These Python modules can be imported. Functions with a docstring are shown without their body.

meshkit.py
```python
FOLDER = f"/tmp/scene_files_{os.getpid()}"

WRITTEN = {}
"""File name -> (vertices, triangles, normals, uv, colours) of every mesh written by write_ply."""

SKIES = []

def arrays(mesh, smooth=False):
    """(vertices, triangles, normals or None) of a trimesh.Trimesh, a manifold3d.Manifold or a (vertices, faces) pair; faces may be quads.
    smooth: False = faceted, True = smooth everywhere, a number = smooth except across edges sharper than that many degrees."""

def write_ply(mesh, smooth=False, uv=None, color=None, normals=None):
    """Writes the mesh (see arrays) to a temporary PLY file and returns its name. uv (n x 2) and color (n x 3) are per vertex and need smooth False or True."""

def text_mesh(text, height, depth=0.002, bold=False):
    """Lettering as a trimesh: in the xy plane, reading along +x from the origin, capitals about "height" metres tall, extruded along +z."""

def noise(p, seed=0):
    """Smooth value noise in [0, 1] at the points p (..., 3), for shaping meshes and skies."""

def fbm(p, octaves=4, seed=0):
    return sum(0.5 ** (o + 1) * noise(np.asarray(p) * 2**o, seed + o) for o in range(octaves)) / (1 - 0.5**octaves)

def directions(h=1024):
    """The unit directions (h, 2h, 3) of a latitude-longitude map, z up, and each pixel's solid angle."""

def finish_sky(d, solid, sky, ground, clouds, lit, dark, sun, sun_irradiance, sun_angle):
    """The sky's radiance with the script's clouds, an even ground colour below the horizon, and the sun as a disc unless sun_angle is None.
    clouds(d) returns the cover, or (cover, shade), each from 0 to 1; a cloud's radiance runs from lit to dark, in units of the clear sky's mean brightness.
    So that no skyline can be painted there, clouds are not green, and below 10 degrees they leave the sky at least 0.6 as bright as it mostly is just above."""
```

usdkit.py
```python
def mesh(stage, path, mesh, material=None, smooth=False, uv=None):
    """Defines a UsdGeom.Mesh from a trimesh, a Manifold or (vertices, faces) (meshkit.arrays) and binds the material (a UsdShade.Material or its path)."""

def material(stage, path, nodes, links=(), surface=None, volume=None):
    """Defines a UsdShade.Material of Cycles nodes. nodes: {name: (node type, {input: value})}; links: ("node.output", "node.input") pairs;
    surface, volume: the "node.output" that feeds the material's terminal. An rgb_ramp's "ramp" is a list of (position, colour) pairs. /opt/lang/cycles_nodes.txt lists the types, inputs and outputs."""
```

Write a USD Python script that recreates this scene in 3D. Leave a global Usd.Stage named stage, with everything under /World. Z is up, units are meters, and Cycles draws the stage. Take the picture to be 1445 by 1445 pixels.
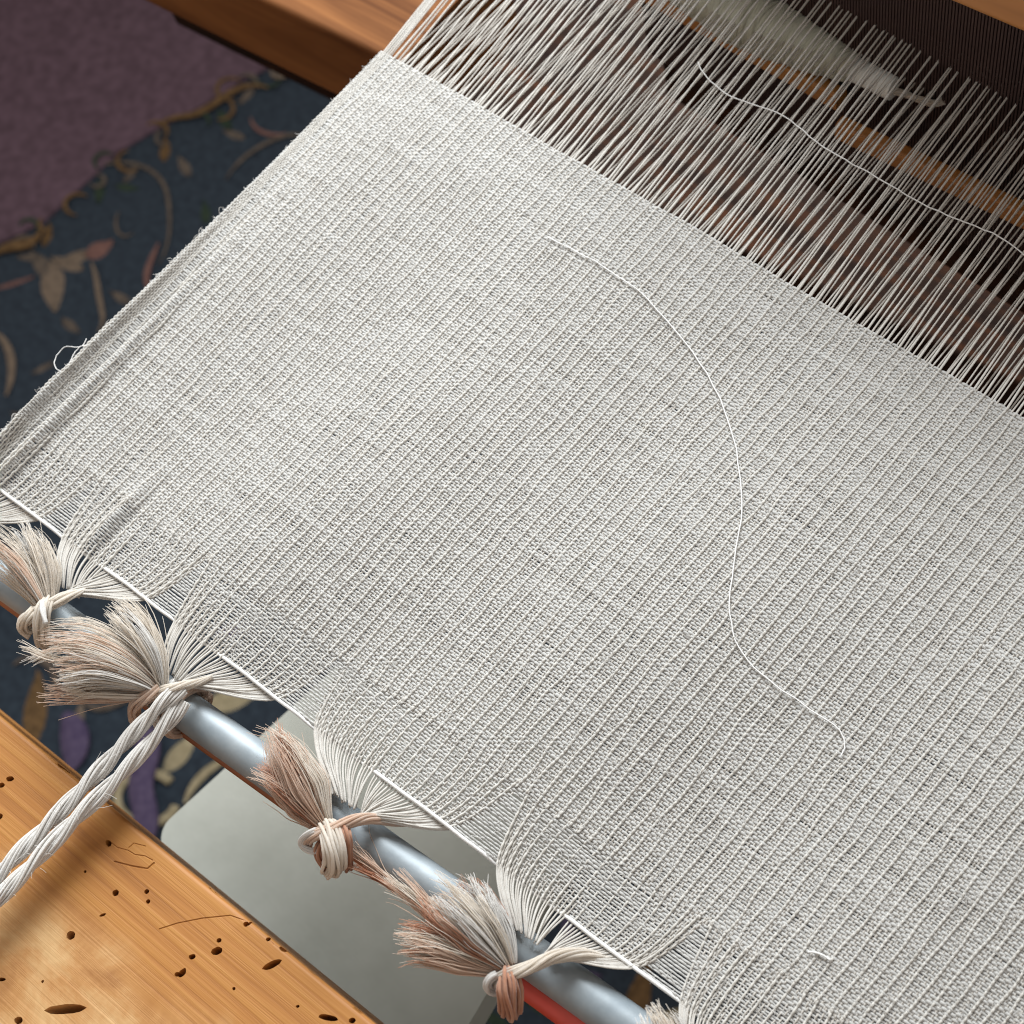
import math, numpy as np, trimesh, usdkit, meshkit
import manifold3d as m3
from pxr import Usd, UsdGeom, UsdLux, UsdShade, Gf, Sdf, Vt

stage = Usd.Stage.CreateInMemory()
UsdGeom.SetStageUpAxis(stage, UsdGeom.Tokens.z)
UsdGeom.SetStageMetersPerUnit(stage, 1.0)
UsdGeom.Xform.Define(stage, '/World'); UsdGeom.Scope.Define(stage, '/World/Looks')
rng = np.random.default_rng(7)

# ------------------------------------------------------------------ camera, light, exposure
ZC = 0.75                      # height of the web of cloth above the floor
CAM_H = 0.25                   # camera above the cloth
FPX, SIZE = 2226.8, 1445.0     # focal length in photograph pixels
M = np.array([[0.73782135, 0.65063525, -0.17970373],
              [0.5198663, -0.71755365, -0.46352539],
              [-0.43053302, 0.24857701, -0.86766974]])
u_, s_, v_ = np.linalg.svd(M); M = u_ @ v_
CAM = np.array([0, 0, ZC + CAM_H])
cam = UsdGeom.Camera.Define(stage, '/World/camera')
cam.CreateFocalLengthAttr(35.0)
cam.CreateHorizontalApertureAttr(35.0 * SIZE / FPX); cam.CreateVerticalApertureAttr(35.0 * SIZE / FPX)
cam.CreateClippingRangeAttr(Gf.Vec2f(0.01, 50))
cam.CreateFocusDistanceAttr(0.275); cam.CreateFStopAttr(21.0)
cam.CreateExposureAttr(0.6)
cam.AddTransformOp().Set(Gf.Matrix4d(*M[0], 0, *(-M[1]), 0, *(-M[2]), 0, *CAM, 1))

dome = UsdLux.DomeLight.Define(stage, '/World/room_ambience')
amb = usdkit.material(stage, '/World/Looks/ambience', {'b': ('background_shader', {'color': (1.0, 0.92, 0.85), 'strength': 0.34})}, surface='b.background')
UsdShade.MaterialBindingAPI.Apply(dome.GetPrim()).Bind(amb)

def window_light(name, pos, target, w, h, inten, col):
    l = UsdLux.RectLight.Define(stage, '/World/' + name)
    l.CreateWidthAttr(w); l.CreateHeightAttr(h); l.CreateIntensityAttr(inten); l.CreateColorAttr(Gf.Vec3f(*col))
    z = np.array(pos, float) - np.array(target, float); z /= np.linalg.norm(z)
    x = np.cross([0, 0, 1], z); x /= np.linalg.norm(x); y = np.cross(z, x)
    l.AddTransformOp().Set(Gf.Matrix4d(*x, 0, *y, 0, *z, 0, *pos, 1))
window_light('window', (-0.46, 0.46, ZC + 0.37), (-0.09, 0.06, ZC), 0.36, 0.42, 15.5, (0.92, 0.97, 1.0))

# ------------------------------------------------------------------ helpers
def at(px, py, z=0.0):
    """World point where the photograph's pixel meets the level z (relative to the cloth)."""
    r = np.array([(px - 722.5) / FPX, (py - 722.5) / FPX, 1.0]) @ M
    return CAM + r * ((ZC + z - CAM[2]) / r[2])

count = {}
def path_for(name, parent=None):
    base = (parent.GetPath().pathString if parent else '/World') + '/'
    k = count.get(base + name, 0); count[base + name] = k + 1
    return base + (name if k == 0 else f'{name}_{k:03d}')
def obj(name, mesh, mat, parent=None, smooth=False):
    return usdkit.mesh(stage, path_for(name, parent), mesh, mat, smooth=smooth).GetPrim()
def tag(p, label=None, cat=None, group=None, kind=None):
    for k, v in (('label', label), ('category', cat), ('group', group), ('kind', kind)):
        if v: p.SetCustomDataByKey(k, v)
    return p
def thing(name, label=None, cat=None, group=None, kind=None):
    return tag(UsdGeom.Xform.Define(stage, path_for(name)).GetPrim(), label, cat, group, kind)

def tubes(P, r, sides=4, flat=1.0, up=None, caps=True):
    """P (n, m, 3) centre lines, r scalar / (n,) / (n, m) radii -> one mesh of n tubes."""
    P = np.asarray(P, float); n, m, _ = P.shape
    r = np.asarray(r, float)
    r = np.broadcast_to(r if r.ndim == 2 else (r[:, None] if r.ndim == 1 else r), (n, m))
    T = np.gradient(P, axis=1); T /= np.maximum(np.linalg.norm(T, axis=2, keepdims=True), 1e-12)
    if up is not None:
        S = np.cross(T, np.asarray(up, float)); S /= np.maximum(np.linalg.norm(S, axis=2, keepdims=True), 1e-9)
        Nn = np.cross(S, T)
    else:
        S = np.zeros_like(P)
        ref = np.where(np.abs(T[:, 0, 2:3]) < 0.9, [[0, 0, 1.0]], [[1.0, 0, 0]])
        s = np.cross(T[:, 0], ref)
        for k in range(m):
            s = s - (s * T[:, k]).sum(1, keepdims=True) * T[:, k]
            s = s / np.maximum(np.linalg.norm(s, axis=1, keepdims=True), 1e-9); S[:, k] = s
        Nn = np.cross(S, T)
    a = (np.arange(sides) + 0.5) / sides * 2 * np.pi
    V = P[:, :, None] + r[:, :, None, None] * (np.cos(a)[:, None] * S[:, :, None] + flat * np.sin(a)[:, None] * Nn[:, :, None])
    i = np.arange(m - 1)[:, None] * sides; j = np.arange(sides)[None]; j2 = (j + 1) % sides
    q = np.stack([i + j, i + sides + j, i + sides + j2, i + j2], -1).reshape(-1, 4)
    f = np.vstack([q[:, [0, 1, 2]], q[:, [0, 2, 3]]])
    if caps:
        c = np.arange(1, sides - 1)
        e0 = np.stack([0 * c, c, c + 1], 1); e1 = np.stack([0 * c, c + 1, c], 1) + (m - 1) * sides
        f = np.vstack([f, e0, e1])
    F = (f[None] + (np.arange(n) * m * sides)[:, None, None]).reshape(-1, 3)
    return V.reshape(-1, 3), F

def catmull(pts, m):
    pts = np.asarray(pts, float)
    from scipy.interpolate import CubicSpline
    d = np.r_[0, np.cumsum(np.maximum(np.linalg.norm(np.diff(pts, axis=0), axis=1), 1e-9))]
    return CubicSpline(d, pts)(np.linspace(0, d[-1], m))
def bez(p0, p1, p2, p3, m):
    t = np.linspace(0, 1, m)[:, None]
    p0, p1, p2, p3 = (np.asarray(p)[..., None, :] for p in (p0, p1, p2, p3))
    return (1 - t)**3 * p0 + 3 * (1 - t)**2 * t * p1 + 3 * (1 - t) * t**2 * p2 + t**3 * p3
def frames(path):
    T = np.gradient(path, axis=0); T /= np.linalg.norm(T, axis=1, keepdims=True)
    S = np.zeros_like(path); s = np.cross(T[0], [0, 0, 1.0] if abs(T[0, 2]) < .9 else [1.0, 0, 0])
    for k in range(len(path)):
        s = s - s @ T[k] * T[k]; s /= np.linalg.norm(s); S[k] = s
    return T, S, np.cross(S, T)
def yarn(path, R, n, r, twist=0.0, rad_profile=None, sides=5, jit=0.15):
    """A skein of n strands along a centre line: they fill a disc of radius R and may twist."""
    m = len(path); T, S, B = frames(path)
    k = np.arange(n); rho = R * np.sqrt((k + 0.5) / n) if n > 3 else np.full(n, R)
    th = k * 2.399963 if n > 3 else k * 2 * np.pi / n
    t = np.linspace(0, 1, m); prof = np.ones(m) if rad_profile is None else np.interp(t, *rad_profile)
    ang = th[:, None] + twist * t[None] + jit * np.sin(t[None] * 9 + k[:, None] * 1.7)
    rr = rho[:, None] * prof[None]
    P = path[None] + rr[..., None] * (np.cos(ang)[..., None] * S[None] + np.sin(ang)[..., None] * B[None])
    return tubes(P, r, sides)
def merge(*ms):
    V, F, o = [], [], 0
    for v, f in ms:
        V.append(v); F.append(np.asarray(f) + o); o += len(v)
    return np.vstack(V), np.vstack(F)
def nz(x, seed=0):                       # smooth 1-D noise in [-1, 1]
    x = np.asarray(x, float)
    return 2 * meshkit.noise(np.stack([x, x * 0 + seed * 7.3, x * 0 + .37], -1), seed) - 1

# ------------------------------------------------------------------ materials
L = '/World/Looks/'
def fibre(name, col, dark, rough=0.85, scale=900.0, sheen=0.5, trans=0.40):
    return usdkit.material(stage, L + name, {
        'g': ('geometry', {}), 'n': ('noise_texture', {'scale': scale, 'detail': 3.0}),
        'r': ('rgb_ramp', {'ramp': [(0.3, dark), (0.62, col)]}),
        'i': ('map_range', {'from_min': 0.0, 'from_max': 1.0, 'to_min': 0.86, 'to_max': 1.04}),
        'mul': ('mix', {'mix_type': 'multiply', 'fac': 1.0}),
        'p': ('principled_bsdf', {'roughness': rough, 'sheen_weight': sheen, 'sheen_roughness': 0.5, 'specular_ior_level': 0.15}),
        'fz': ('noise_texture', {'scale': scale * 5.0, 'detail': 3.0}), 'bp': ('bump', {'strength': 0.7, 'distance': 0.00012}),
        't': ('translucent_bsdf', {'color': col}), 'x': ('mix_closure', {'fac': trans})},
        [('g.position', 'fz.vector'), ('fz.fac', 'bp.height'), ('bp.normal', 'p.normal'), ('g.position', 'n.vector'), ('n.fac', 'r.fac'), ('r.color', 'mul.color1'), ('g.random_per_island', 'i.value'), ('i.result', 'mul.color2'),
         ('mul.color', 'p.base_color'), ('p.BSDF', 'x.closure1'), ('t.BSDF', 'x.closure2')], surface='x.closure')
M_warp = fibre('warp_linen', (0.81, 0.77, 0.715), (0.71, 0.67, 0.615))
M_ridge = fibre('warp_linen_pale', (0.86, 0.83, 0.78), (0.76, 0.73, 0.68))
M_weft = fibre('weft_linen', (0.80, 0.79, 0.765), (0.70, 0.69, 0.665))
M_white = fibre('white_cotton', (0.90, 0.88, 0.85), (0.80, 0.78, 0.75))
M_bright = fibre('bright_thread', (0.97, 0.96, 0.94), (0.90, 0.89, 0.87), trans=0.1)
M_cord = fibre('cord_cotton', (0.97, 0.95, 0.92), (0.90, 0.87, 0.83), scale=500.0)
M_cream = fibre('fringe_cream', (0.94, 0.89, 0.82), (0.80, 0.72, 0.62), scale=300.0, trans=0.55)
M_peach = fibre('fringe_peach_bounce', (0.90, 0.76, 0.65), (0.76, 0.57, 0.45), scale=300.0, trans=0.55)  # warm reddish bounce light put into the cream fringe colour
M_brown = fibre('fringe_brown_bounce', (0.74, 0.46, 0.32), (0.52, 0.26, 0.16), scale=300.0, trans=0.5)  # stronger reddish bounce, also painted into the fringe colour
M_spool = fibre('spool_wool', (0.88, 0.88, 0.76), (0.76, 0.76, 0.64), scale=250.0)

def wood(name, stops, ang, scale=(9.0, 150.0, 60.0), rough=0.45, bump=0.25, patch=None, coat=0.0):
    nodes = {'g': ('geometry', {}), 'm': ('mapping', {'mapping_type': 'texture', 'rotation': (0, 0, -ang), 'scale': tuple(1 / x for x in scale)}),
             'n': ('noise_texture', {'scale': 1.0, 'detail': 5.0, 'roughness': 0.6, 'distortion': 0.7}),
             'r': ('rgb_ramp', {'ramp': stops}),
             'n2': ('noise_texture', {'scale': 900.0, 'detail': 2.0}),
             'bm': ('bump', {'strength': bump, 'distance': 0.0006}),
             'p': ('principled_bsdf', {'roughness': rough, 'coat_weight': coat, 'coat_roughness': 0.3, 'specular_ior_level': 0.1 if rough > .8 else 0.5})}
    links = [('g.position', 'm.vector'), ('m.vector', 'n.vector'), ('n.fac', 'r.fac'), ('n.fac', 'bm.height'), ('bm.normal', 'p.normal')]
    if patch:
        nodes.update({'m3': ('mapping', {'rotation': (0, 0, ang), 'scale': (1, 1, 1)}), 's': ('separate_xyz', {}), 'k': ('noise_texture', {'scale': 45.0, 'detail': 4.0}),
                      'a': ('math', {'math_type': 'multiply_add', 'value2': 0.022}), 'e': ('map_range', {'from_min': patch[0] + .011, 'from_max': patch[0] + .003, 'to_min': 0.0, 'to_max': 0.85, 'clamp': True}),
                      'mx': ('mix', {'color2': patch[1]}), 'n4': ('noise_texture', {'scale': 48.0, 'detail': 6.0, 'roughness': 0.65, 'distortion': 0.6}), 'r4': ('rgb_ramp', {'ramp': patch[2]})})
        links += [('g.position', 'm3.vector'), ('m3.vector', 's.vector'), ('g.position', 'k.vector'), ('k.fac', 'a.value1'), ('s.y', 'a.value3'), ('a.value', 'e.value'),
                  ('e.result', 'mx.fac'), ('r.color', 'mx.color1'), ('g.position', 'n4.vector'), ('n4.fac', 'r4.fac'), ('r4.color', 'mx.color2'), ('mx.color', 'p.base_color')]
    else:
        links.append(('r.color', 'p.base_color'))
    return usdkit.material(stage, L + name, nodes, links, surface='p.BSDF')
def plain(name, a, b, scale=60.0, rough=0.7, metallic=0.0, bump=0.0, **kw):
    nodes = {'g': ('geometry', {}), 'n': ('noise_texture', {'scale': scale, 'detail': 5.0, 'roughness': 0.6}), 'r': ('rgb_ramp', {'ramp': [(0.3, a), (0.7, b)]}),
             'p': ('principled_bsdf', {'roughness': rough, 'metallic': metallic, 'specular_ior_level': 0.15 if rough > .9 else 0.5, **kw})}
    links = [('g.position', 'n.vector'), ('n.fac', 'r.fac'), ('r.color', 'p.base_color')]
    if bump:
        nodes['bm'] = ('bump', {'strength': bump, 'distance': 0.002}); links += [('n.fac', 'bm.height'), ('bm.normal', 'p.normal')]
    return usdkit.material(stage, L + name, nodes, links, surface='p.BSDF')

# ------------------------------------------------------------------ floor and rug
M_floor = plain('floor_dark', (0.03, 0.02, 0.015), (0.05, 0.035, 0.025), 20)
M_navy = plain('rug_navy', (0.018, 0.024, 0.034), (0.036, 0.050, 0.066), 160, 0.95, bump=0.6)
M_purple = plain('rug_purple', (0.068, 0.042, 0.054), (0.128, 0.080, 0.105), 110, 0.95, bump=0.6)
M_gold = plain('rug_gold', (0.07, 0.042, 0.02), (0.17, 0.10, 0.045), 220, 0.95)
M_leaf = plain('rug_leaf', (0.11, 0.085, 0.065), (0.20, 0.15, 0.11), 200, 0.95)
M_creamr = plain('rug_cream', (0.24, 0.20, 0.12), (0.40, 0.34, 0.22), 200, 0.95)
M_pink = plain('rug_pink', (0.12, 0.06, 0.055), (0.20, 0.11, 0.09), 200, 0.95)
M_vine = plain('rug_vine', (0.06, 0.05, 0.045), (0.14, 0.11, 0.085), 200, 0.95)
M_green = plain('rug_green', (0.02, 0.035, 0.025), (0.04, 0.055, 0.035), 200, 0.95)
M_violet = plain('rug_violet', (0.055, 0.04, 0.085), (0.11, 0.085, 0.14), 200, 0.95)

def slab(poly, z0, z1):
    """Prism over world xy points."""
    from shapely.geometry import Polygon
    m = trimesh.creation.extrude_polygon(Polygon(np.asarray(poly)[:, :2]).buffer(0), z1 - z0, engine='earcut'); m.apply_translation((0, 0, z0)); return m
tag(obj('floor', slab([(-4, -3), (3, -3), (3, 4), (-4, 4)], -0.03, -0.006), M_floor), kind='structure')
FL = -ZC                                                     # rug level relative to the cloth
rug = thing('rug', 'dark patterned rug on the floor with a purple field and a navy floral border', 'rug')
obj('border_field', slab([(-2.2, -1.2), (1.2, -1.2), (1.2, 2.4), (-2.2, 2.4)], -0.006, 0.0), M_navy, rug)
edge_px = [(-400, 560), (-120, 420), (0, 345), (60, 318), (120, 262), (170, 215), (230, 180), (290, 150), (340, 118), (400, 88), (470, 50), (560, -20), (700, -140)]
pf = [at(*p, FL) for p in edge_px] + [at(500, -900, FL), at(-900, -500, FL)]
obj('purple_field', slab(pf, 0.0, 0.0025), M_purple, rug)
def stroke(px, w, z=0.002, n=None, mat=M_vine, name='vine_motif', taper=True):
    P = catmull([at(a, b, FL) for a, b in px], n or 8 * len(px)); P[:, 2] = z
    t = np.linspace(0, 1, len(P)); r = w * (np.sin(np.pi * np.clip(t, .04, .96))**.5 if taper else 1 + 0 * t)
    return obj(name, tubes(P[None], r[None], 6, flat=0.45, up=(0, 0, 1)), mat, rug, smooth=True)
def petal(cx, cy, length, width, ang, mat, name, z=0.0025):
    c = at(cx, cy, FL); e = at(cx + 30 * math.cos(ang), cy - 30 * math.sin(ang), FL) - c; sc = np.linalg.norm(e[:2]) / 30; e /= np.linalg.norm(e)
    n_ = np.array([-e[1], e[0], 0]); t = np.linspace(0, 1, 9)
    w = width * sc * np.sin(np.pi * t)**.8 * (1.25 - .6 * t)
    mid = c + (t[:, None] - .5) * length * sc * e
    V = []
    for k in range(9): V += [mid[k] - w[k] * n_ + [0, 0, -.001], mid[k] + [0, 0, z], mid[k] + w[k] * n_ + [0, 0, -.001]]
    F = []
    for k in range(8):
        a = 3 * k
        F += [[a, a + 3, a + 4], [a, a + 4, a + 1], [a + 1, a + 4, a + 5], [a + 1, a + 5, a + 2]]
    return obj(name, (np.array(V), np.array(F)), mat, rug, smooth=True)
# scrolling gold band where the purple field ends
for k in range(26):
    s = k / 25; q = np.interp(s, np.linspace(0, 1, len(edge_px)), [p[0] for p in edge_px]), np.interp(s, np.linspace(0, 1, len(edge_px)), [p[1] for p in edge_px])
    a = rng.uniform(0, 6.28); rr = rng.uniform(10, 20); dx, dy = rng.uniform(-10, 14), rng.uniform(-4, 26)
    arc = [(q[0] + dx + rr * math.cos(a + w), q[1] + dy + .8 * rr * math.sin(a + w)) for w in np.linspace(0, rng.uniform(2.4, 4.5), 6)]
    stroke(arc, 0.0022, 0.0035, mat=[M_gold, M_vine, M_green, M_gold][k % 4], name='scroll_motif')
    if k % 2: petal(q[0] + dx * 1.5, q[1] + dy + 14, 34, 8, a, [M_green, M_gold, M_vine][k % 3], 'leaf_motif', 0.004)
stroke([(-5, 365), (18, 352), (40, 348), (60, 330)], 0.006, .004, mat=M_gold, name='scroll_motif')
stroke([(225, 182), (250, 170), (275, 166), (320, 140), (380, 128)], 0.004, .004, mat=M_gold, name='scroll_motif')
stroke([(385, 100), (390, 112), (420, 105), (455, 85)], 0.003, .004, mat=M_leaf, name='scroll_motif')
# flower and leaves at the left
petal(75, 405, 75, 20, -1.45, M_leaf, 'leaf_motif'); petal(60, 375, 55, 13, 2.3, M_vine, 'leaf_motif')
petal(140, 352, 46, 20, .5, M_pink, 'flower_motif', .004); petal(112, 362, 60, 15, 0.35, M_leaf, 'flower_motif', .003); petal(95, 372, 50, 12, 2.8, M_leaf, 'leaf_motif')
petal(20, 400, 60, 6, .3, M_pink, 'leaf_motif')
stroke([(130, 372), (138, 400), (143, 430), (146, 455), (140, 470)], .0028, mat=M_leaf)
stroke([(-5, 470), (12, 492), (18, 520), (10, 560)], .004, mat=M_leaf)
stroke([(120, 245), (160, 232), (200, 236), (232, 262), (240, 300), (236, 350), (225, 375)], .0022)
stroke([(225, 345), (214, 370), (208, 395), (216, 415)], .003, mat=M_pink)
stroke([(320, 255), (345, 225), (375, 205), (415, 192), (440, 200)], .0022)
stroke([(355, 168), (365, 185), (385, 192), (405, 190)], .0022, mat=M_pink)
stroke([(170, 300), (165, 320), (175, 335), (190, 330)], .0015)
for c in [(190, 150), (260, 235), (290, 300), (330, 190), (180, 265), (445, 120), (100, 460), (60, 520), (30, 590), (170, 420)]:
    petal(c[0], c[1], 34, 8, rng.uniform(0, 6.28), [M_green, M_vine][int(rng.integers(2))], 'leaf_motif')
# the part seen between beam, rod and board
ring = [(210 + 42 * math.cos(a), 1128 + 36 * math.sin(a)) for a in np.linspace(.3, 5.6, 14)]
stroke(ring, .0036, .003, mat=M_creamr, taper=False)
stroke([(205, 1040), (212, 1075), (204, 1110), (210, 1150), (205, 1185)], .010, .006, mat=M_violet, name='flower_motif', taper=False)
stroke([(95, 1010), (110, 1050), (102, 1090)], .012, .004, mat=M_violet, name='flower_motif')
petal(255, 1062, 75, 22, .9, M_creamr, 'leaf_motif'); petal(330, 985, 90, 26, .35, M_creamr, 'leaf_motif')
stroke([(262, 1135), (275, 1110), (300, 1085), (330, 1070)], .0035, mat=M_creamr)
petal(50, 1000, 110, 24, 1.5, M_gold, 'leaf_motif'); petal(105, 1030, 90, 18, 1.3, M_leaf, 'leaf_motif')
stroke([(115, 985), (150, 1000), (185, 985), (220, 975)], .003, mat=M_vine)
stroke([(20, 940), (50, 930), (80, 960), (60, 990)], .003, mat=M_vine)
petal(900, 1410, 120, 26, 1.3, M_gold, 'leaf_motif'); petal(950, 1440, 80, 22, .5, M_creamr, 'leaf_motif'); petal(330, 890, 60, 14, 0.2, M_violet, 'leaf_motif')
for c in [(700, 1440), (760, 1420), (820, 1380), (800, 1310), (850, 1440)]:
    petal(c[0], c[1], 60, 12, rng.uniform(0, 6.28), [M_green, M_violet][int(rng.integers(2))], 'leaf_motif')
for _ in range(34):                                          # under the warp, seen between threads
    c = (rng.uniform(620, 1430), rng.uniform(-40, 420))
    petal(c[0], c[1], rng.uniform(50, 110), rng.uniform(10, 22), rng.uniform(0, 6.28), [M_leaf, M_vine, M_gold, M_violet, M_green][int(rng.integers(5))], 'leaf_motif')

# ------------------------------------------------------------------ pale board under the cloth
M_board = plain('board_grey', (0.34, 0.345, 0.30), (0.43, 0.435, 0.385), 38, 0.8, bump=0.15)
ZB = -0.105
bp = [at(215, 1178, ZB), at(560, 862, ZB), at(880, 1090, ZB), at(688, 1400, ZB), at(560, 1620, ZB)]
from shapely.geometry import Polygon
bpoly = Polygon([p[:2] for p in bp]).buffer(-0.006).buffer(0.006)
bm = trimesh.creation.extrude_polygon(bpoly, 0.012, engine='earcut'); bm.apply_translation((0, 0, ZC + ZB - 0.012))
tag(obj('board', bm, M_board), 'flat pale grey board lying under the metal rod and the cloth', 'board')

# ------------------------------------------------------------------ breast beam with worm holes
b0, b1 = at(0, 1010, -.004), at(530, 1445, -.004)
be = (b1 - b0) / np.linalg.norm(b1 - b0); bn = np.array([-be[1], be[0], 0])      # bn points to the cloth
bang = math.atan2(be[1], be[0])
H_ = 0.055; W_ = 0.09; Lb = 0.5
cs = m3.CrossSection([[(-W_, -H_), (0, -H_), (0, 0), (-W_, 0)]]).offset(-0.0009, m3.JoinType.Round).offset(0.0009, m3.JoinType.Round, 2.0, 24)
beam_m = m3.Manifold.extrude(cs, 1.0, 40).translate((0, 0, -0.5))                      # local x = across, y = up, z = along
def to_beam(px, py, dz=0):
    p = at(px, py, -.004 + dz) - b0
    return np.array([p @ bn, p[2], p @ be])
holes = [(100, 1320, 6, 6, 0, 5), (92, 1424, 29, 6.5, 4, 3), (26, 1440, 6, 5, 0, 4), (163, 1260, 5, 5, 40, 4), (207, 1258, 3.4, 3.4, 0, 3), (209, 1272, 3, 3, 0, 3), (257, 1373, 8, 5, 50, 4),
         (271, 1350, 5, 3.6, 0, 4), (306, 1342, 8.5, 5.5, 12, 4), (309, 1327, 3.5, 3.2, 0, 3), (384, 1361, 15, 5, 24, 3), (347, 1304, 4, 4, 60, 3), (378, 1325, 3, 3, 0, 3), (153, 1190, 4, 6, 40, 3),
         (14, 1099, 5.5, 3.6, 0, 3), (2, 1108, 4.5, 3.5, 0, 3), (0, 1152, 4, 4, 0, 3), (463, 1436, 14, 4, -10, 3), (497, 1440, 5, 4, 0, 3), (145, 1291, 5, 2, 20, 2), (2, 1382, 6, 2.4, 0, 2), (250, 1375, 4, 3, 0, 3),
         (120, 1230, 2, 2, 0, 2), (330, 1395, 2.4, 2.2, 0, 2), (60, 1385, 2, 2, 0, 2), (420, 1420, 2.6, 2, 0, 2),
         (372, 1311, 9, 3, -39, 2), (399, 1338, 6, 4, -39, 3), (441, 1370, 12, 3, -39, 2), (302, 1257, 14, 2.5, -39, 2), (88, 1083, 12, 2.4, -39, 2), (505, 1423, 10, 4, -39, 2), (190, 1165, 16, 2, -39, 1.5), (352, 1302, 5, 2, 60, 2)]
cut = []
for (hx, hy, a, b, an, dp) in holes:
    c = to_beam(hx, hy); ex = to_beam(hx + 10 * math.cos(math.radians(an)), hy - 10 * math.sin(math.radians(an))) - c; s = np.linalg.norm(ex) / 10; ex /= np.linalg.norm(ex)
    e2 = np.cross(ex, [0, 1, 0]); pts = m3.Manifold.sphere(1, 16).to_mesh().vert_properties[:, :3]
    w = 1 + .22 * (meshkit.noise(pts * 2.3 + hx) - .5)
    q = c + (pts[:, :1] * a * s * ex + pts[:, 1:2] * dp * 0.0016 * np.array([0, 1, 0]) + pts[:, 2:] * b * s * e2) * w[:, None]
    cut.append(m3.Manifold.hull_points(q))
def scratch(px, w):
    P = np.array([to_beam(*p) for p in px])
    return [m3.Manifold.batch_hull([m3.Manifold.sphere(w, 6).translate(tuple(P[k])), m3.Manifold.sphere(w, 6).translate(tuple(P[k + 1]))]) for k in range(len(P) - 1)]
for s_px, w in [([(225, 1311), (250, 1303), (285, 1296), (325, 1292), (345, 1299)], .00016), ([(162, 1216), (185, 1222), (208, 1226), (217, 1218)], .00022), ([(155, 1188), (165, 1196), (180, 1200), (190, 1206), (204, 1208), (215, 1214)], .00016),
                ([(345, 1298), (368, 1313), (385, 1332)], .0002), ([(182, 1196), (189, 1190), (205, 1194)], .00014)]:
    cut += scratch(s_px, w)
beam_m = beam_m - m3.Manifold.batch_boolean(cut, m3.OpType.Add)
mm = beam_m.to_mesh(); V = mm.vert_properties[:, :3]
V = b0 + V[:, :1] * bn + V[:, 1:2] * np.array([0, 0, 1]) + V[:, 2:] * be
F = mm.tri_verts[:, ::-1] if np.linalg.det(np.array([bn, [0, 0, 1], be])) < 0 else mm.tri_verts
yedge = (np.array([[math.cos(-bang), -math.sin(-bang)], [math.sin(-bang), math.cos(-bang)]]) @ b0[:2])[1]
M_pine = wood('pine', [(0.28, (0.25, 0.09, 0.015)), (0.45, (0.37, 0.15, 0.030)), (0.68, (0.44, 0.20, 0.045))], -bang, (9.0, 650.0, 300.0), 0.6, 0.35,
              patch=(yedge - 0.0150, (0.5, 0.3, 0.15), [(0.32, (0.28, 0.115, 0.03)), (0.46, (0.44, 0.22, 0.075)), (0.62, (0.58, 0.37, 0.17))]), coat=0.0)
beam = thing('breast_beam', 'golden pine beam riddled with worm holes in front of the rod', 'wooden beam')
obj('beam_rail', trimesh.Trimesh(V, F), M_pine, beam, smooth=40)

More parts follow.
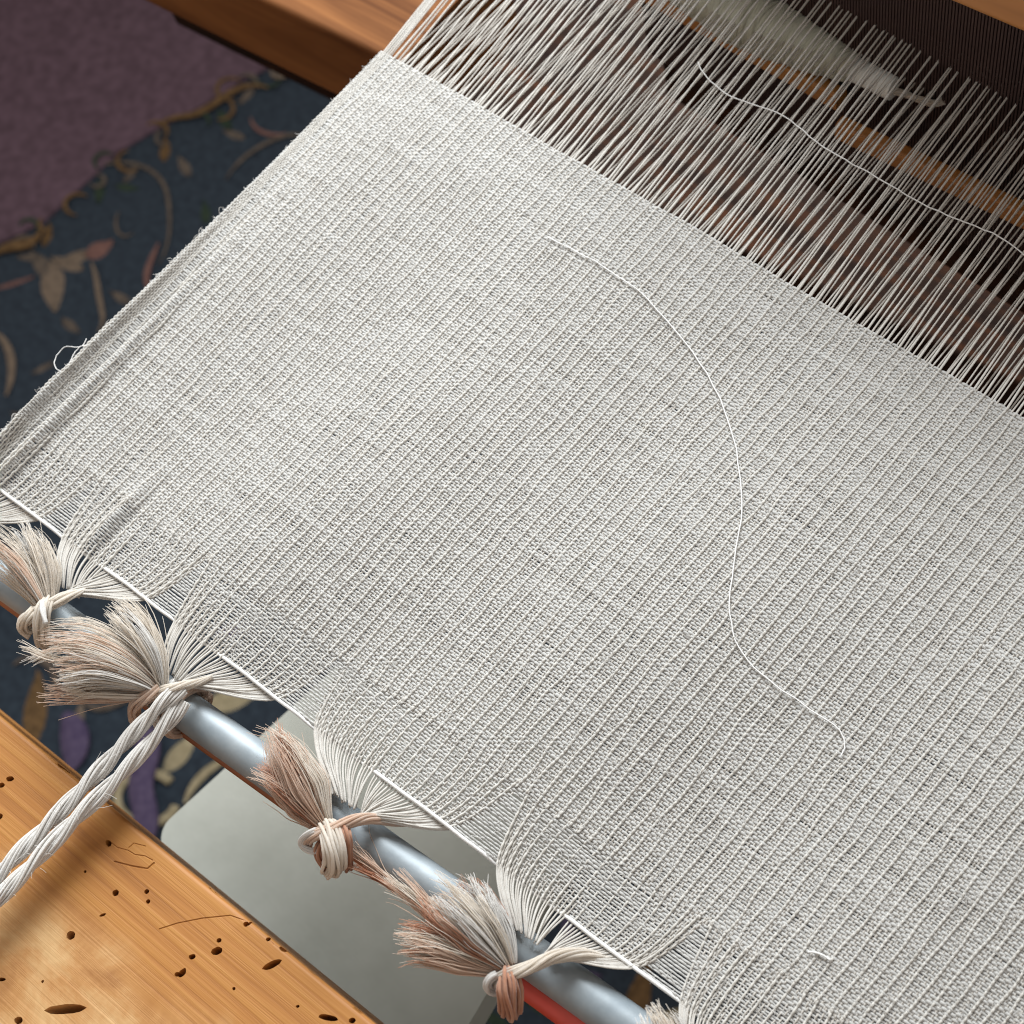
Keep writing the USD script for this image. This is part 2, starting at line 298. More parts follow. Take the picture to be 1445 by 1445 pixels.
# ------------------------------------------------------------------ rod and added strips for its warm reflection
ZR = -0.0035
r0, r1 = at(85, 876, ZR), at(885, 1447, ZR)
rd = (r1 - r0) / np.linalg.norm(r1 - r0); rn = np.array([-rd[1], rd[0], 0])
RR = 0.0035
M_rod = plain('rod_metal', (0.20, 0.235, 0.26), (0.29, 0.325, 0.345), 160, 0.50, 0.15, 0.04)
M_reflection = plain('reflection_brown', (0.20, 0.07, 0.03), (0.34, 0.12, 0.055), 40, 0.6)
M_red = plain('reflection_red', (0.50, 0.05, 0.035), (0.62, 0.09, 0.06), 60, 0.5)
rod = thing('apron_rod', 'smooth bluish metal rod with the warp bundles knotted round it', 'metal rod')
path = r0 + np.linspace(-.05, np.linalg.norm(r1 - r0) + .12, 40)[:, None] * rd
obj('tube', tubes(path[None], RR, 28), M_rod, rod, smooth=60)
lp = path - rn * 0.0025 + np.array([0, 0, -0.0032])  # added strip: the brown reflection on the rod underside, built as a shape
reflection_strip = thing('reflection_strip', 'added thin brown and red strip standing in for the warm reflection on the underside of the metal rod', 'reflection_strip')
obj('brown_reflection', tubes(lp[None], 0.0015, 16), M_reflection, reflection_strip, smooth=60)
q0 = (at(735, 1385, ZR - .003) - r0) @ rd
rp_ = r0 + np.linspace(q0, q0 + .16, 30)[:, None] * rd - rn * 0.0036 + np.array([0, 0, -0.0026])  # added red strip in place of the red reflection on the metal
tag(obj('red_reflection', tubes(rp_[None], 0.0025, 18), M_red, reflection_strip, smooth=60), 'added bright red strip standing in for the red reflection under the rod')

# ------------------------------------------------------------------ the cloth
F0, F1 = at(544, 77), at(1445, 590)
L0, L1 = at(-30, 669), at(833, 1318)
DENTS = 108; PER = 3; NT = DENTS * PER; REF = 71.0               # dents between the reference threads
dent = np.repeat(np.arange(DENTS), PER); k3 = np.tile(np.arange(PER), DENTS)
uu = (dent + np.array([0.0, 0.36, 0.66])[k3]) / REF
uu += rng.normal(0, .05, NT) / REF * (uu > .02)
SV = 9                                                          # tightly packed selvedge ends
uu = np.concatenate([(-.0010 + .00030 * np.arange(SV)) / np.linalg.norm(F1 - F0), uu[PER:] + .0008 / np.linalg.norm(F1 - F0)])
k3 = np.concatenate([np.zeros(SV, int), k3[PER:]]); NT = len(uu)
def wob(i, s, seed): return meshkit.noise(np.stack([np.asarray(i) * .77 + 0 * s, s, 0 * s + seed], -1), seed) - .5
PICK = 0.00055
wl = L0 - F0; LEN = np.linalg.norm(L0 - F0)
NP = int(LEN / PICK)
print('cloth', LEN, 'width', np.linalg.norm(F1 - F0), np.linalg.norm(L1 - L0), 'picks', NP, 'threads', NT)
def warp_xy(u, s):
    """u across, s along (0 at the fell, 1 at the lashing), flat."""
    u, s = np.broadcast_arrays(np.asarray(u, float), np.asarray(s, float)); s = s[..., None]; u = u[..., None]
    return F0 + (F1 - F0) * u + (L0 + (L1 - L0) * u - F0 - (F1 - F0) * u) * s
WID = np.linalg.norm(F1 - F0)
def relief(u, s):
    """Curl of the left selvedge, a pleat near the first fringe, slow waves."""
    x = u * WID; e = np.clip(s * 1.3 - .2, 0, 1); e = e * e * (3 - 2 * e)
    rim = 0.0027 * e * np.exp(-((x + .0009) / 0.0011)**2) + 0.0019 * e * np.exp(-((x - .0058) / 0.0015)**2) * (0.4 + s)
    dip = -0.0016 * e * np.exp(-((x - .0036) / .0013)**2)
    pl = 0.0013 * np.exp(-((x - .0330) / .0016)**2) * np.clip((s - .80) / .12, 0, 1) - 0.0004 * np.exp(-((x - .0358) / .0012)**2) * np.clip((s - .80) / .12, 0, 1)
    wave = 0.0007 * np.sin(x * 95 + 2.2 * s) * (.3 + s) + .0005 * np.sin(s * 7 + x * 30)
    return rim + dip + pl + wave * np.clip(x / .01, 0, 1)
# fringe bundles: where warp threads are divided on the lashing line, and where each half is tied
gap_px = [(-42, 661), (70, 745), (232, 866), (415, 1003), (672, 1196), (930, 1390), (1195, 1588), (1470, 1795)]
mid_px = [(0, 700), (148, 802), (312, 928), (530, 1090), (797, 1292), (1060, 1488), (1330, 1690)]
knot_px = [(-95, 745), (62, 862), (232, 976), (468, 1170), (724, 1372), (965, 1530), (1220, 1720)]
PLs = [(-70, 735), (95, 832), (243, 953), (484, 1130), (738, 1318), (985, 1490), (1250, 1690)]
PRs = [(-60, 738), (99, 838), (262, 966), (512, 1152), (775, 1349), (1015, 1508), (1275, 1700)]
ld = (L1 - L0); ul = lambda p: ((at(*p) - L0) @ ld) / (ld @ ld)
gu = np.array([ul(p) for p in gap_px]); mu = np.array([ul(p) for p in mid_px])
js = np.arange(NP + 1) / NP
s0 = 1 - 0.0125 / LEN                                             # where the threads start drawing together
half = np.linspace(0, 1, 2 * NP + 1)
A_ = 0.00015
cloth = thing('woven_cloth', 'pale grey handwoven linen cloth stretched on the loom with its open warp threads', 'cloth')
up_slope, dn_slope = 0.12, -0.05
FAR = 0.165
wd = (F0 - L0) / LEN
rest = []
for i in range(NT):
    u = uu[i]; sgn_i = 1 if i % 2 else -1; ridge = k3[i] == 0
    b = int(np.clip(np.searchsorted(gu, u) - 1, 0, len(mu) - 1)); left = u < mu[b]
    g0, g1 = gu[b], gu[b + 1]
    a0, a1 = (g0, mu[b]) if left else (mu[b], g1)
    w = np.clip((u - a0) / (a1 - a0), 0, 1)
    # open warp: upper and lower shed
    upper = ridge or (k3[i] == 1 and rng.random() < .5)
    t = np.linspace(1, 0, 14)[:-1]
    start = warp_xy(u, 0.0)
    side = (F1 - F0) / WID
    lat = rng.normal(0, .00022)
    P1 = start + t[:, None] * FAR * wd + (t * lat)[:, None] * side
    P1[:, 2] += (up_slope if upper else dn_slope) * FAR * t * (1 + .02 * rng.normal()) + (0.00012 if upper else -.0001)
    # woven part down to s0
    h = half[half <= s0]
    jj = h * NP
    P2 = warp_xy(u + wob(i, h * 22, 1) * .0040, h) 
    P2[:, 2] += relief(u, h) + sgn_i * A_ * np.cos(np.pi * jj) + (0.00019 if ridge else -0.00002)
    # fan towards the rod
    e0 = P2[-1].copy(); e0[2] = ZC + relief(u, s0) 
    lashp = warp_xy(u, 1.0)
    tp = PLs[b] if left else PRs[b]
    T = at(*tp, 0.0012)
    spread = (0.0030 if left else 0.0006) * (w - .5)
    T = T + rd * spread * 2 + rng.normal(0, .00018, 3) + np.array([0, 0, 0.0006 * rng.random()])
    xr = (u - mu[b]) / max(g1 - mu[b] if not left else mu[b] - g0, 1e-6)
    Lc = warp_xy(mu[b] + (u - mu[b]) * (1 - .24 * xr * xr) , 1.0)
    dirn = .45 * (Lc - e0) / np.linalg.norm(Lc - e0) + .55 * (T - Lc) / np.linalg.norm(T - Lc); dirn /= np.linalg.norm(dirn)
    l1 = np.linalg.norm(Lc - e0); l2 = np.linalg.norm(T - Lc)
    Lc[2] += relief(u, 1.0)
    kk = 2 * int(round((1 - s0) * NP)); KN = kk + 1
    A1 = bez(e0, e0 + wd * l1 * .45, Lc - dirn * l1 * .38, Lc, KN)[1:]
    qa = np.linspace(0, 1, KN)[1:]
    ja = jj[-1] + qa * (NP - jj[-1])
    A1[:, 2] += sgn_i * A_ * np.cos(np.pi * ja) + 0.00013 * np.clip(qa * 1.8, 0, 1) + (0.00020 if ridge else -.00002) + (.00025 * np.clip((qa - .5) * 2, 0, 1) if left else 0)
    A2 = bez(Lc, Lc + dirn * l2 * .33, T - (T - Lc) * .33, T, 16)[1:]
    qb = np.linspace(0, 1, 16)[1:]
    A2[:, 2] += .0006 * np.sin(np.pi * qb) + (.00035 * (1 - qb) if left else 0)
    P3 = np.vstack([A1, A2])
    P = np.vstack([P1, P2, P3])
    r = np.full(len(P), 0.00017 if i < SV else (0.000265 if ridge else 0.00020))
    r *= 1 + .22 * (wob(i, np.arange(len(P)) * .13, 5)) + .25 * np.clip(wob(i, np.arange(len(P)) * .031, 9) - .25, 0, 1)
    r[:13] *= .82 if upper else .92
    r[len(P1) + len(P2):] *= np.linspace(1, .80, len(P3))
    if i < 296:
        obj('warp_thread', tubes(P[None], r[None], 4, up=(0, 0, 1)), M_ridge if ridge else M_warp, cloth, smooth=True)
    else:
        rest.append(tubes(P[None], r[None], 4, up=(0, 0, 1)))
tag(obj('warp_threads_beyond', merge(*rest), M_warp, cloth, smooth=True), kind='stuff')
# weft picks
cols = np.concatenate([[uu[0] - .25 / REF], np.sort(uu), [uu[-1] + .3 / REF]])
uh = np.sort(np.concatenate([cols, .5 * (cols[1:] + cols[:-1])]))
ih = np.interp(uh, cols, np.arange(len(cols)) - 1.0)
P = np.zeros((NP + 1, len(uh), 3)); RAD = np.zeros((NP + 1, len(uh)))
for j in range(NP + 1):
    s = j / NP + wob(j, uh * 25, 3) * .0016 + rng.normal(0, .00018)
    row = warp_xy(uh, s)
    row[:, 2] += relief(uh, s) - A_ * .9 * np.cos(np.pi * ih) * (-1 if j % 2 else 1) * (-1) - 0.00002
    P[j] = row; RAD[j] = 0.000295 * (1 + .5 * wob(j, uh * 40, 8) + .05 * rng.normal()) * (1 - .24 * np.clip((j / NP - s0 + .02) / (.7 * (1 - s0) + .02), 0, 1))
keep = np.arange(NP + 1) <= NP - 1
tag(obj('weft', tubes(P[keep], RAD[keep], 4, up=(0, 0, 1)), M_weft, cloth, smooth=True), kind='stuff')
# bright lashing thread closing the first pick
ul_ = np.linspace(-.02, uu[-1], 260); lp_ = warp_xy(ul_, 1.0); lp_[:, 2] += relief(ul_, 1.0)
half_l = np.array([x < mu[int(np.clip(np.searchsorted(gu, x) - 1, 0, len(mu) - 1))] for x in ul_])
gapd = np.min(np.abs(ul_[:, None] - gu[None]), axis=1)
from scipy.ndimage import gaussian_filter1d
lp_[:, 2] += gaussian_filter1d(np.where(half_l & (gapd > .008), -.0004, 0.0006), 2)
lp_[:, :2] += np.stack([nz(np.arange(260) * .21, 11), nz(np.arange(260) * .21, 12)], -1) * .00022
obj('lashing_thread', tubes(lp_[None], 0.00036, 6, up=(0, 0, 1)), M_bright, cloth, smooth=True)
# lint on the surface
n = 5200
u = rng.uniform(-.01, uu[-1], n); s = rng.uniform(0, 1.0, n); s[:60] = rng.uniform(0, 1, 60); u[:60] = rng.normal(-.006, .002, 60)
c = warp_xy(u, s); c[:, 2] += relief(u, s) + .00028
a = rng.uniform(0, 6.28, n); l = rng.uniform(.0006, .0026, n)
d = np.stack([np.cos(a), np.sin(a), rng.normal(0, .22, n)], -1) * l[:, None]; bnd = rng.normal(0, .35, (n, 3)) * l[:, None]; bnd[:, 2] = np.abs(bnd[:, 2]) * .6
t = np.linspace(-.5, .5, 5)
Pf = c[:, None] + t[None, :, None] * d[:, None] + (.25 - t**2)[None, :, None] * bnd[:, None] * 2
tag(obj('lint', tubes(Pf, 0.000045, 3), M_white, cloth, smooth=True), kind='stuff')

# loose threads lying on the cloth and the warp
def on_cloth(px, dz):
    return [at(x, y, dz) for x, y in px]
from scipy.spatial import cKDTree
_gu, _gs = np.meshgrid(np.linspace(-.02, uu[-1], 500), np.linspace(0, 1, 260)); _gp = warp_xy(_gu, _gs); _gr = relief(_gu, _gs).ravel(); _tree = cKDTree(_gp[..., :2].reshape(-1, 2))
def loose(px, dz, r, label, name='loose_thread'):
    P = catmull(on_cloth(px, dz) if np.ndim(dz) == 0 else [at(x, y, z) for (x, y), z in zip(px, dz)], 90)
    P[:, :2] += np.stack([nz(np.arange(90) * .5, 3) + .6 * nz(np.arange(90) * .13, 5), nz(np.arange(90) * .5, 4) + .6 * nz(np.arange(90) * .13, 6)], -1) * min(.0003, .0025 * np.linalg.norm(np.diff(P, axis=0), axis=1).sum()); P[:, 2] += .0002 * nz(np.arange(90) * .4, 8)
    if np.ndim(dz) == 0 and dz < .002:                    # rest on the waves of the cloth
        _, q = _tree.query(P[:, :2]); P[:, 2] = ZC + gaussian_filter1d(_gr[q], 1.5) + .00058 + .00012 * (1 + nz(np.arange(90) * .4, 8))
    tag(obj(name, tubes(P[None], r, 6), M_bright, smooth=True), label, 'thread', 'loose white threads on the cloth')
loose([(772, 334), (800, 347), (850, 375), (898, 408), (945, 455), (985, 503), (1012, 550), (1030, 600), (1043, 660), (1046, 715), (1040, 770), (1032, 830), (1035, 895), (1060, 938), (1110, 978), (1160, 1010), (1186, 1030), (1192, 1048), (1186, 1064)],
      .0010, .000125, 'long stray white thread winding across the middle of the woven cloth')
zf = lambda x, y: 0.0
def warp_z(px):                                   # height of the upper shed under the pixel
    z = 0.0
    for _ in range(12):
        p = at(*px, z); z = max(0, ((p - F0) @ np.array([-side[1], side[0], 0]))) * up_slope * 1.03
    return z
tl = [(985, 88), (995, 105), (1030, 135), (1075, 152), (1105, 163), (1150, 198), (1210, 235), (1270, 270), (1335, 303), (1390, 325), (1450, 365)]
loose(tl, [warp_z(p) + .0006 for p in tl], .00012, 'stray white thread lying across the open warp threads at the upper right')
loose([(1140, 1344), (1152, 1345), (1162, 1349), (1172, 1356)], .0008, .00017, 'short white thread end on the cloth near the lower right')
loose([(122, 478), (108, 490), (92, 490), (80, 502), (78, 518), (88, 524), (100, 508), (110, 492), (126, 486)], .0025, .00009, 'thin loop of thread sticking out of the left selvedge')

# ------------------------------------------------------------------ knotted fringes
def tuft(parent, base, spine_px, halfw, n, locks, mats, z0=.002, zb=.006, jl=.38, r=.000105):
    """Frayed strands: from the knot along a spine of pixels, fanning out sideways (halfw in pixels per spine point)."""
    sp = catmull([(x, y) for x, y in spine_px], 24)
    tt = np.linspace(0, 1, 24); hw = np.interp(tt, np.linspace(0, 1, len(halfw)), halfw)
    tg = np.gradient(sp, axis=0); tg /= np.linalg.norm(tg, axis=1, keepdims=True); nr = np.stack([-tg[:, 1], tg[:, 0]], 1)
    for k in range(locks):
        cc = (k + .5) / locks * 2 - 1 + rng.normal(0, .08); per = int(1.5 * n) // locks; GS = 12; P = np.zeros((per, GS, 3))
        end0 = 1 - jl * rng.random() * .7; zt = rng.uniform(.15, 1); lk = rng.normal()
        for q in range(per):
            og = rng.normal(0, .24); o = np.clip(cc + og, -1.25, 1.25); end = np.clip(end0 - abs(rng.normal(0, jl * .55)), .35, 1.02)
            ti = np.linspace(0, end, GS); pos = np.stack([np.interp(ti, tt, sp[:, 0]), np.interp(ti, tt, sp[:, 1])], 1); nn = np.stack([np.interp(ti, tt, nr[:, 0]), np.interp(ti, tt, nr[:, 1])], 1)
            wv = (1.2 + 2.6 * rng.random()**3) * np.sin(ti * rng.uniform(5, 14) + rng.uniform(0, 6)) * ti
            pos = pos + nn * ((cc + (o - cc) * (1 - .75 * ti**3)) * np.interp(ti, tt, hw) + wv + (rng.normal(0, 6) + (rng.normal(0, 22) if rng.random() < .07 else 0)) * ti**2 + 10 * lk * ti**2)[:, None]
            zz = z0 + zb * np.sin(np.pi * np.clip(ti * .75 + .05, 0, 1)) * zt * (1.1 - .5 * o * o) + rng.normal(0, .0006) + .0015 * rng.random() * ti
            for g in range(GS): P[q, g] = at(pos[g, 0], pos[g, 1], zz[g])
        rr = r * rng.uniform(.75, 1.35, (per, 1)) * np.linspace(1.2, .4, GS)[None]
        tag(obj('frayed_lock', tubes(P, rr, 4), mats[k % len(mats)], parent, smooth=True), kind='stuff')
def skein(parent, name, pts, R, n, r, mat, twist=2.0, prof=None, m=36):
    return obj(name, yarn(catmull([at(x, y, z) for x, y, z in pts], m), R, n, r, twist, prof), mat, parent, smooth=True)

G = None
fa = thing('knotted_fringe', 'cream knotted fringe with upright frayed tuft at the far left edge', 'knotted fringe', 'knotted warp fringes along the rod')
tuft(fa, None, [(66, 862), (40, 815), (5, 775), (-40, 750)], [7, 22, 30, 34], 170, 8, [M_cream, M_cream, M_white, M_cream, M_peach])
tuft(fa, None, [(70, 858), (62, 810), (48, 765), (24, 728)], [6, 22, 22, 12], 150, 7, [M_cream, M_white, M_cream])
skein(fa, 'binding', [(125, 832, .001), (85, 846, .005), (62, 858, .006), (45, 872, .004), (36, 880, .001)], .0011, 16, .00028, M_cream, 3, ([0, .35, 1], [.2, .95, 1]))
skein(fa, 'knot', [(70, 850, .004), (60, 868, .0065), (58, 890, .004), (66, 902, -.002)], .0014, 18, .00028, M_cream, 1)
skein(fa, 'knot', [(50, 862, .004), (38, 872, .006), (33, 886, .003), (44, 896, .001)], .0011, 14, .00028, M_cream, 2)
skein(fa, 'loop', [(62, 848, .006), (60, 862, .0082), (64, 880, .0080)], .0004, 5, .00028, M_white, 1)

fb = thing('knotted_fringe', 'big bushy cream fringe spread over the rod next to the twisted cord', 'knotted fringe', 'knotted warp fringes along the rod')
tuft(fb, None, [(228, 978), (180, 945), (120, 925), (50, 928)], [6, 30, 46, 46], 440, 16, [M_cream, M_white, M_cream, M_cream, M_white, M_peach], zb=.008)
tuft(fb, None, [(228, 975), (215, 925), (190, 885), (150, 850)], [6, 18, 22, 14], 220, 9, [M_cream, M_white, M_cream, M_cream], zb=.008)
tuft(fb, None, [(224, 980), (165, 975), (110, 970), (50, 965)], [5, 12, 16, 16], 170, 7, [M_peach, M_cream, M_peach], zb=.004)
tuft(fb, None, [(175, 925), (110, 905), (60, 915), (0, 928)], [5, 8, 8, 5], 34, 2, [M_white, M_cream], zb=.007)
tuft(fb, None, [(130, 915), (70, 925), (30, 905), (14, 898)], [5, 6, 5, 3], 22, 1, [M_cream], zb=.007)
skein(fb, 'binding', [(300, 955, .0015), (275, 964, .003), (250, 970, .0055), (222, 978, .0045), (205, 988, .002)], .0010, 18, .00028, M_cream, 3, ([0, .4, 1], [.2, .9, 1]))
skein(fb, 'knot', [(226, 972, .005), (205, 985, .0045), (190, 1000, .001), (192, 1018, -.003)], .0012, 16, .00028, M_peach, 1.5)

fc = thing('knotted_fringe', 'brownish knotted fringe standing upright over the rod in front of the pale board', 'knotted fringe', 'knotted warp fringes along the rod')
tuft(fc, None, [(460, 1166), (430, 1115), (405, 1065), (372, 1012)], [9, 34, 30, 8], 330, 12, [M_peach, M_cream, M_peach, M_brown, M_cream, M_peach], zb=.007)
tuft(fc, None, [(455, 1168), (415, 1130), (375, 1100), (350, 1085)], [8, 20, 14, 6], 120, 5, [M_peach, M_brown, M_cream], zb=.004)
skein(fc, 'binding', [(575, 1163, -.0008), (540, 1158, .0008), (512, 1155, .0034), (492, 1160, .0052), (462, 1172, .0062), (440, 1180, .0048), (434, 1188, .002)], .0010, 20, .00026, M_peach, 4, ([0, .35, 1], [.2, .9, 1.05]))
skein(fc, 'knot', [(462, 1172, .003), (470, 1188, .0062), (473, 1206, .0055), (470, 1222, .0025), (462, 1228, -.001)], .00205, 30, .00030, M_cream, .6, ([0, .4, .8, 1], [.7, 1.05, .95, .4]))
skein(fc, 'knot', [(482, 1166, .003), (487, 1185, .0055), (489, 1205, .003), (488, 1222, -.002)], .0011, 16, .00028, M_brown, .6)
skein(fc, 'knot', [(462, 1188, .003), (452, 1198, .0035), (455, 1212, .002), (468, 1228, .000)], .0010, 12, .00028, M_brown, 1)
skein(fc, 'loop', [(446, 1172, .006), (430, 1180, .005), (426, 1192, .003), (436, 1200, .003), (452, 1196, .0035)], .0004, 5, .00028, M_white, 1)

fd = thing('knotted_fringe', 'cream and brown knotted fringe brushed flat along the rod near the bottom edge', 'knotted fringe', 'knotted warp fringes along the rod')
tuft(fd, None, [(718, 1366), (680, 1318), (640, 1275), (600, 1240)], [8, 36, 40, 26], 330, 13, [M_brown, M_peach, M_cream, M_cream, M_cream, M_white], zb=.0065)
tuft(fd, None, [(722, 1360), (705, 1310), (680, 1265), (660, 1225)], [6, 16, 14, 6], 130, 6, [M_cream, M_white], zb=.006)
tuft(fd, None, [(708, 1370), (660, 1350), (610, 1330), (552, 1322)], [7, 22, 24, 22], 230, 9, [M_peach, M_cream, M_peach, M_brown], zb=.004)
tuft(fd, None, [(640, 1320), (590, 1272), (555, 1240), (520, 1215)], [8, 10, 10, 8], 70, 3, [M_peach, M_cream, M_peach], zb=.003, z0=.001)
tuft(fd, None, [(560, 1255), (530, 1230), (500, 1210), (480, 1195)], [6, 8, 8, 5], 50, 2, [M_brown, M_peach], zb=.002, z0=-.001)
skein(fd, 'binding', [(880, 1358, -.0012), (840, 1350, .0), (810, 1346, .0022), (775, 1352, .0045), (745, 1366, .0062), (715, 1377, .0052), (700, 1386, .003)], .0010, 20, .00026, M_cream, 4, ([0, .3, 1], [.25, .95, 1.0]))
skein(fd, 'binding', [(770, 1358, .0035), (740, 1370, .0055), (712, 1382, .0045)], .0007, 9, .00028, M_brown, 3)
skein(fd, 'knot', [(718, 1374, .003), (720, 1392, .0055), (721, 1412, .004), (718, 1428, .000)], .0019, 26, .00030, M_brown, .6, ([0, .4, .8, 1], [.7, 1.05, .95, .5]))
skein(fd, 'loop', [(700, 1376, .005), (690, 1382, .005), (690, 1396, .003), (700, 1400, .002)], .0007, 8, .00030, M_white, 1)

fe = thing('knotted_fringe', 'cream fringe tip poking into view at the bottom edge', 'knotted fringe', 'knotted warp fringes along the rod')
tuft(fe, None, [(965, 1525), (945, 1480), (925, 1445), (905, 1415)], [8, 30, 30, 16], 180, 8, [M_cream, M_white, M_cream], zb=.006)

# ------------------------------------------------------------------ doubled twisted cord
cord = thing('twisted_cord', 'doubled white twisted cotton cord running from the rod over the pine beam', 'cord')
def rope(pts, turns, R=.00068, n=2, m=150):
    P = catmull([at(x, y, z) for x, y, z in pts], m); out = []
    T, S, B = frames(P); t = np.linspace(0, 1, m)
    for k in range(n):
        a = 2 * np.pi * (k / n + turns * t)
        c = P + R * (np.cos(a)[:, None] * S + np.sin(a)[:, None] * B)
        out.append(yarn(c, .00088, 26, .00022, turns * 2.5, jit=.3))
    return merge(*out)
obj('cord_run', rope([(255, 972, .0045), (238, 985, .0055), (199, 1024, .0042), (160, 1066, .003), (121, 1108, .0024), (43, 1188, .002), (-40, 1274, .002)], 2.8, .0006), M_cord, cord, smooth=True)
obj('cord_run', rope([(258, 990, .0034), (242, 1012, .0038), (216, 1044, .0034), (156, 1108, .0024), (107, 1156, .002), (35, 1230, .002), (-40, 1306, .002)], 2.5, .0006), M_cord, cord, smooth=True)
nf_ = 80; fp = []
for k in range(nf_):
    q = rng.random(); a_, b_ = [((243, 985), (-20, 1255)), ((240, 1015), (-20, 1303))][k % 2]
    c_ = at(a_[0] + (b_[0] - a_[0]) * q, a_[1] + (b_[1] - a_[1]) * q + 14 * math.sin(math.pi * q) * (-.3), .0035); v_d = rng.normal(0, 1, 3); v_d /= np.linalg.norm(v_d)
    c_ = c_ + v_d * .0012; w_d = rng.normal(0, .0014, 3); fp.append([c_, c_ + v_d * .0003 + w_d * .4, c_ + v_d * .0004 + w_d * .8])
tag(obj('cord_fuzz', tubes(np.array(fp), .00004, 3), M_cord, cord, smooth=True), kind='stuff')
kc = at(246, 990, ZR); kc = r0 + rd * ((kc - r0) @ rd)
for o in (0.0, 0.0024):
    P = np.array([kc + rd * (o + .0012 * a / 6.28) + (RR + .0012) * (math.cos(a) * rn + math.sin(a) * np.array([0, 0, 1])) for a in np.linspace(-.3, 2 * math.pi * .95, 40)])
    obj('cord_wrap', yarn(P, .0010, 12, .00036, 4), M_cord if o == 0 else M_peach, cord, smooth=True)

# ------------------------------------------------------------------ far side of the loom
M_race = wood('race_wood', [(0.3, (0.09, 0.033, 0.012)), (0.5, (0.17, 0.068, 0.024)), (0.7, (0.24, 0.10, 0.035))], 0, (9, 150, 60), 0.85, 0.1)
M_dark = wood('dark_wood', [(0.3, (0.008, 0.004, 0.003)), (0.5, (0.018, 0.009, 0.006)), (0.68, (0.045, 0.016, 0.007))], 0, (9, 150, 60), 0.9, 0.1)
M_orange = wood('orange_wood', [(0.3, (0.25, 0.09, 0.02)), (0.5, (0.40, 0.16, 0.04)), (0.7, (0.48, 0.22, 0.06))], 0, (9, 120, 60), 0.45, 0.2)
def bar(p, q, w_in, thick, mat, name, parent=None, bev=.002):
    """A bevelled bar from p to q (its lower-left top edge); w_in reaches away from the weaver."""
    p, q = np.array(p), np.array(q); e = (q - p) / np.linalg.norm(q - p); n_ = np.array([-e[1], e[0], 0]); n_ /= np.linalg.norm(n_); up_ = np.cross(e, n_)
    c = m3.CrossSection([[(0, -thick), (w_in, -thick), (w_in, 0), (0, 0)]]).offset(-bev, m3.JoinType.Round).offset(bev, m3.JoinType.Round, 2.0, 16)
    mm = m3.Manifold.extrude(c, float(np.linalg.norm(q - p))).to_mesh(); V = mm.vert_properties[:, :3]
    return obj(name, trimesh.Trimesh(p + V[:, :1] * n_ + V[:, 1:2] * up_ + V[:, 2:] * e, mm.tri_verts), mat, parent, smooth=40)
ZRACE = -.050
ra, rb = at(370, 0, ZRACE), at(535, 78, ZRACE); e = (rb - ra) / np.linalg.norm(rb - ra)
beater = thing('beater', 'brown wooden beater sill and dark reed crossing under the warp at the top', 'loom beater')
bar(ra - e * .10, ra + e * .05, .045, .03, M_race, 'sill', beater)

bar(at(560, 120, -.13) - e * .12, at(560, 120, -.13) + e * .42, .22, .03, M_dark, 'shade_board', beater)  # added dark board, stands for the deep shade on the floor below the warp
sp_p = lambda x, y: at(x, y, -.006)
spool = thing('yarn_spool', 'tapered spool of cream yarn on a white paper tube behind the warp', 'spool')
c0, c1 = sp_p(905, -50), sp_p(1262, 125); ax = (c1 - c0); LL = np.linalg.norm(ax); ax /= LL
tt = np.linspace(0, .86, 70); prof = np.interp(tt, [0, .2, .40, .55, .72, .82, .86], [.0030, .0042, .0062, .0058, .0042, .0030, .0026])
yarn_path = []
tn = 900; ts = np.linspace(0, 1, tn); za = .43 + .43 * np.sin(ts * 2 * np.pi * 6) * (.7 + .3 * np.sin(ts * 33)); za = np.clip(za, 0, .86)
sd = np.cross(ax, [0, 0, 1]); sd /= np.linalg.norm(sd); ud = np.cross(sd, ax)
n_l = 190; arr = []
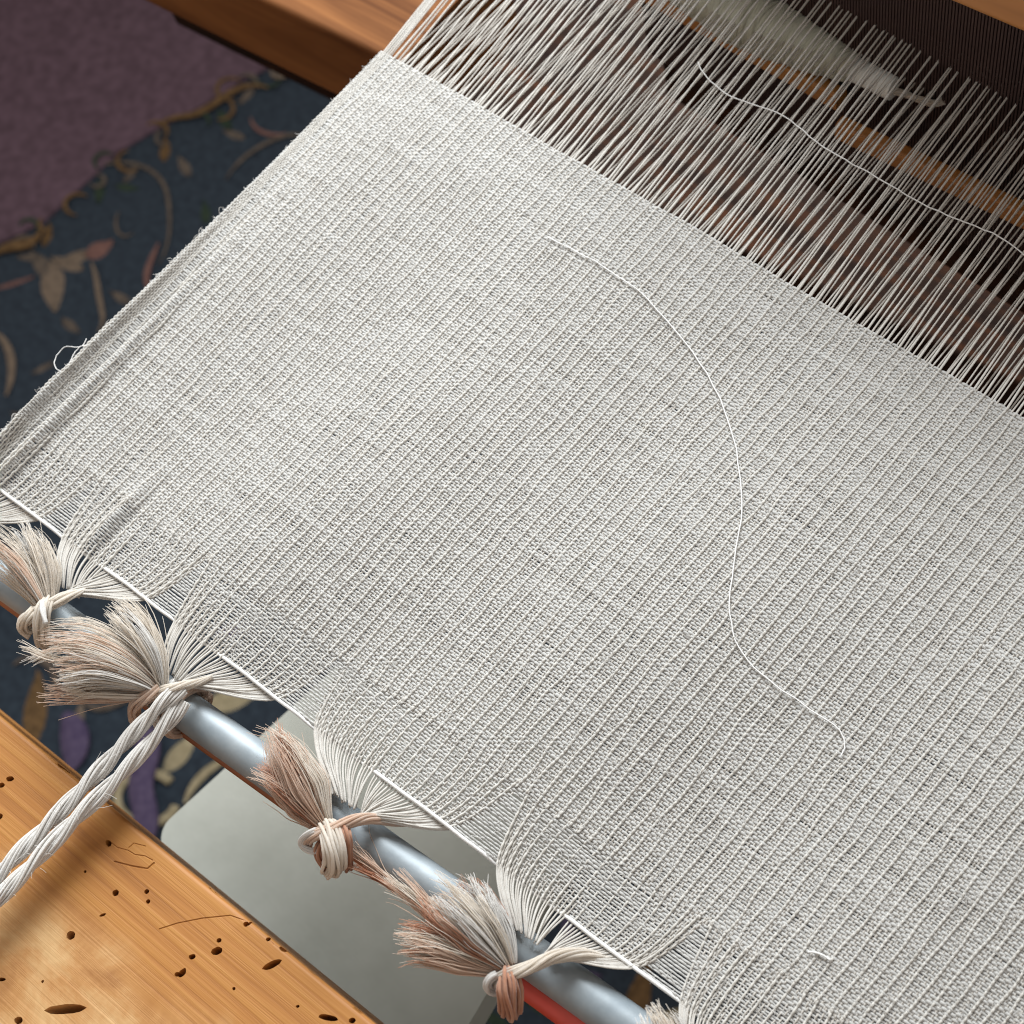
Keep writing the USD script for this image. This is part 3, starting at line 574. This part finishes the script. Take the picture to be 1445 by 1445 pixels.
for k in range(n_l):                                   # wound layers: inclined rings of yarn
    t0 = k / n_l * .84; a = np.linspace(0, 2 * np.pi, 18); tq = t0 + .012 * np.sin(a + k * .4) + .004 * np.sin(k * 3.1)
    rr = np.interp(np.clip(tq, 0, .86), tt, prof) * (1 + .04 * math.sin(k * 5.7))
    arr.append(c0 + (tq * LL)[:, None] * ax + rr[:, None] * (np.cos(a)[:, None] * sd + np.sin(a)[:, None] * ud))
obj('yarn_winding', tubes(np.array(arr), .0006, 5), M_spool, spool, smooth=True)
M_paper = plain('paper_tube', (0.82, 0.86, 0.84), (0.88, 0.91, 0.89), 80, 0.6)
tb = np.array([c0 + ax * LL * x for x in np.linspace(.3, 1.0, 8)])
obj('paper_tube', tubes(tb[None], .0026, 20), M_paper, spool, smooth=50)
P = catmull([at(1262, 128, -.006), at(1285, 136, -.006), at(1300, 141, -.005), at(1318, 145, -.004), at(1336, 142, -.004), at(1352, 130, -.004)], 40)
obj('yarn_tail', yarn(P, .0006, 7, .00028, 6), M_cream, spool, smooth=True)

sh = thing('shuttle', 'slim orange wooden shuttle rail lying along the yarn spool', 'shuttle')
bar(at(900, -20, -.012), at(1180, 137, -.012), .0035, .005, M_orange, 'rail', sh, .001)
bar(at(1178, 176, -.012), at(1480, 320, -.012), .0035, .005, M_orange, 'rail', sh, .001)

# reed and beater top at the far right
rz = warp_z((1350, 110))
rp, rq = at(1130, -20, rz), at(1470, 165, rz); e = (rq - rp) / np.linalg.norm(rq - rp); nf = np.array([-e[1], e[0], 0])
rp = rp - e * .05; rq = rq + e * .08
nd = 260; Ld = np.linalg.norm(rq - rp); base = rp + np.linspace(0, Ld, nd)[:, None] * e
P = np.stack([base + [0, 0, -.05], base + [0, 0, 0.0], base + [0, 0, .045]], 1)
M_steel = plain('reed_steel', (0.03, 0.012, 0.010), (0.05, 0.022, 0.016), 60, 0.8, 0.0)
tag(obj('reed_dent', tubes(P, .0003, 4), M_steel, beater), kind='stuff')
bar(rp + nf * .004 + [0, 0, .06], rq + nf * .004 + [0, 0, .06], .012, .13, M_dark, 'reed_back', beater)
tc0, tc1 = at(1325, 0, rz + .03), at(1460, 58, rz + .03); te = tc1 - tc0
bar(tc0 - te * 1.5 + [0, 0, .02], tc1 + te * .5 + [0, 0, .02], .03, .02, M_orange, 'top_cap', beater)
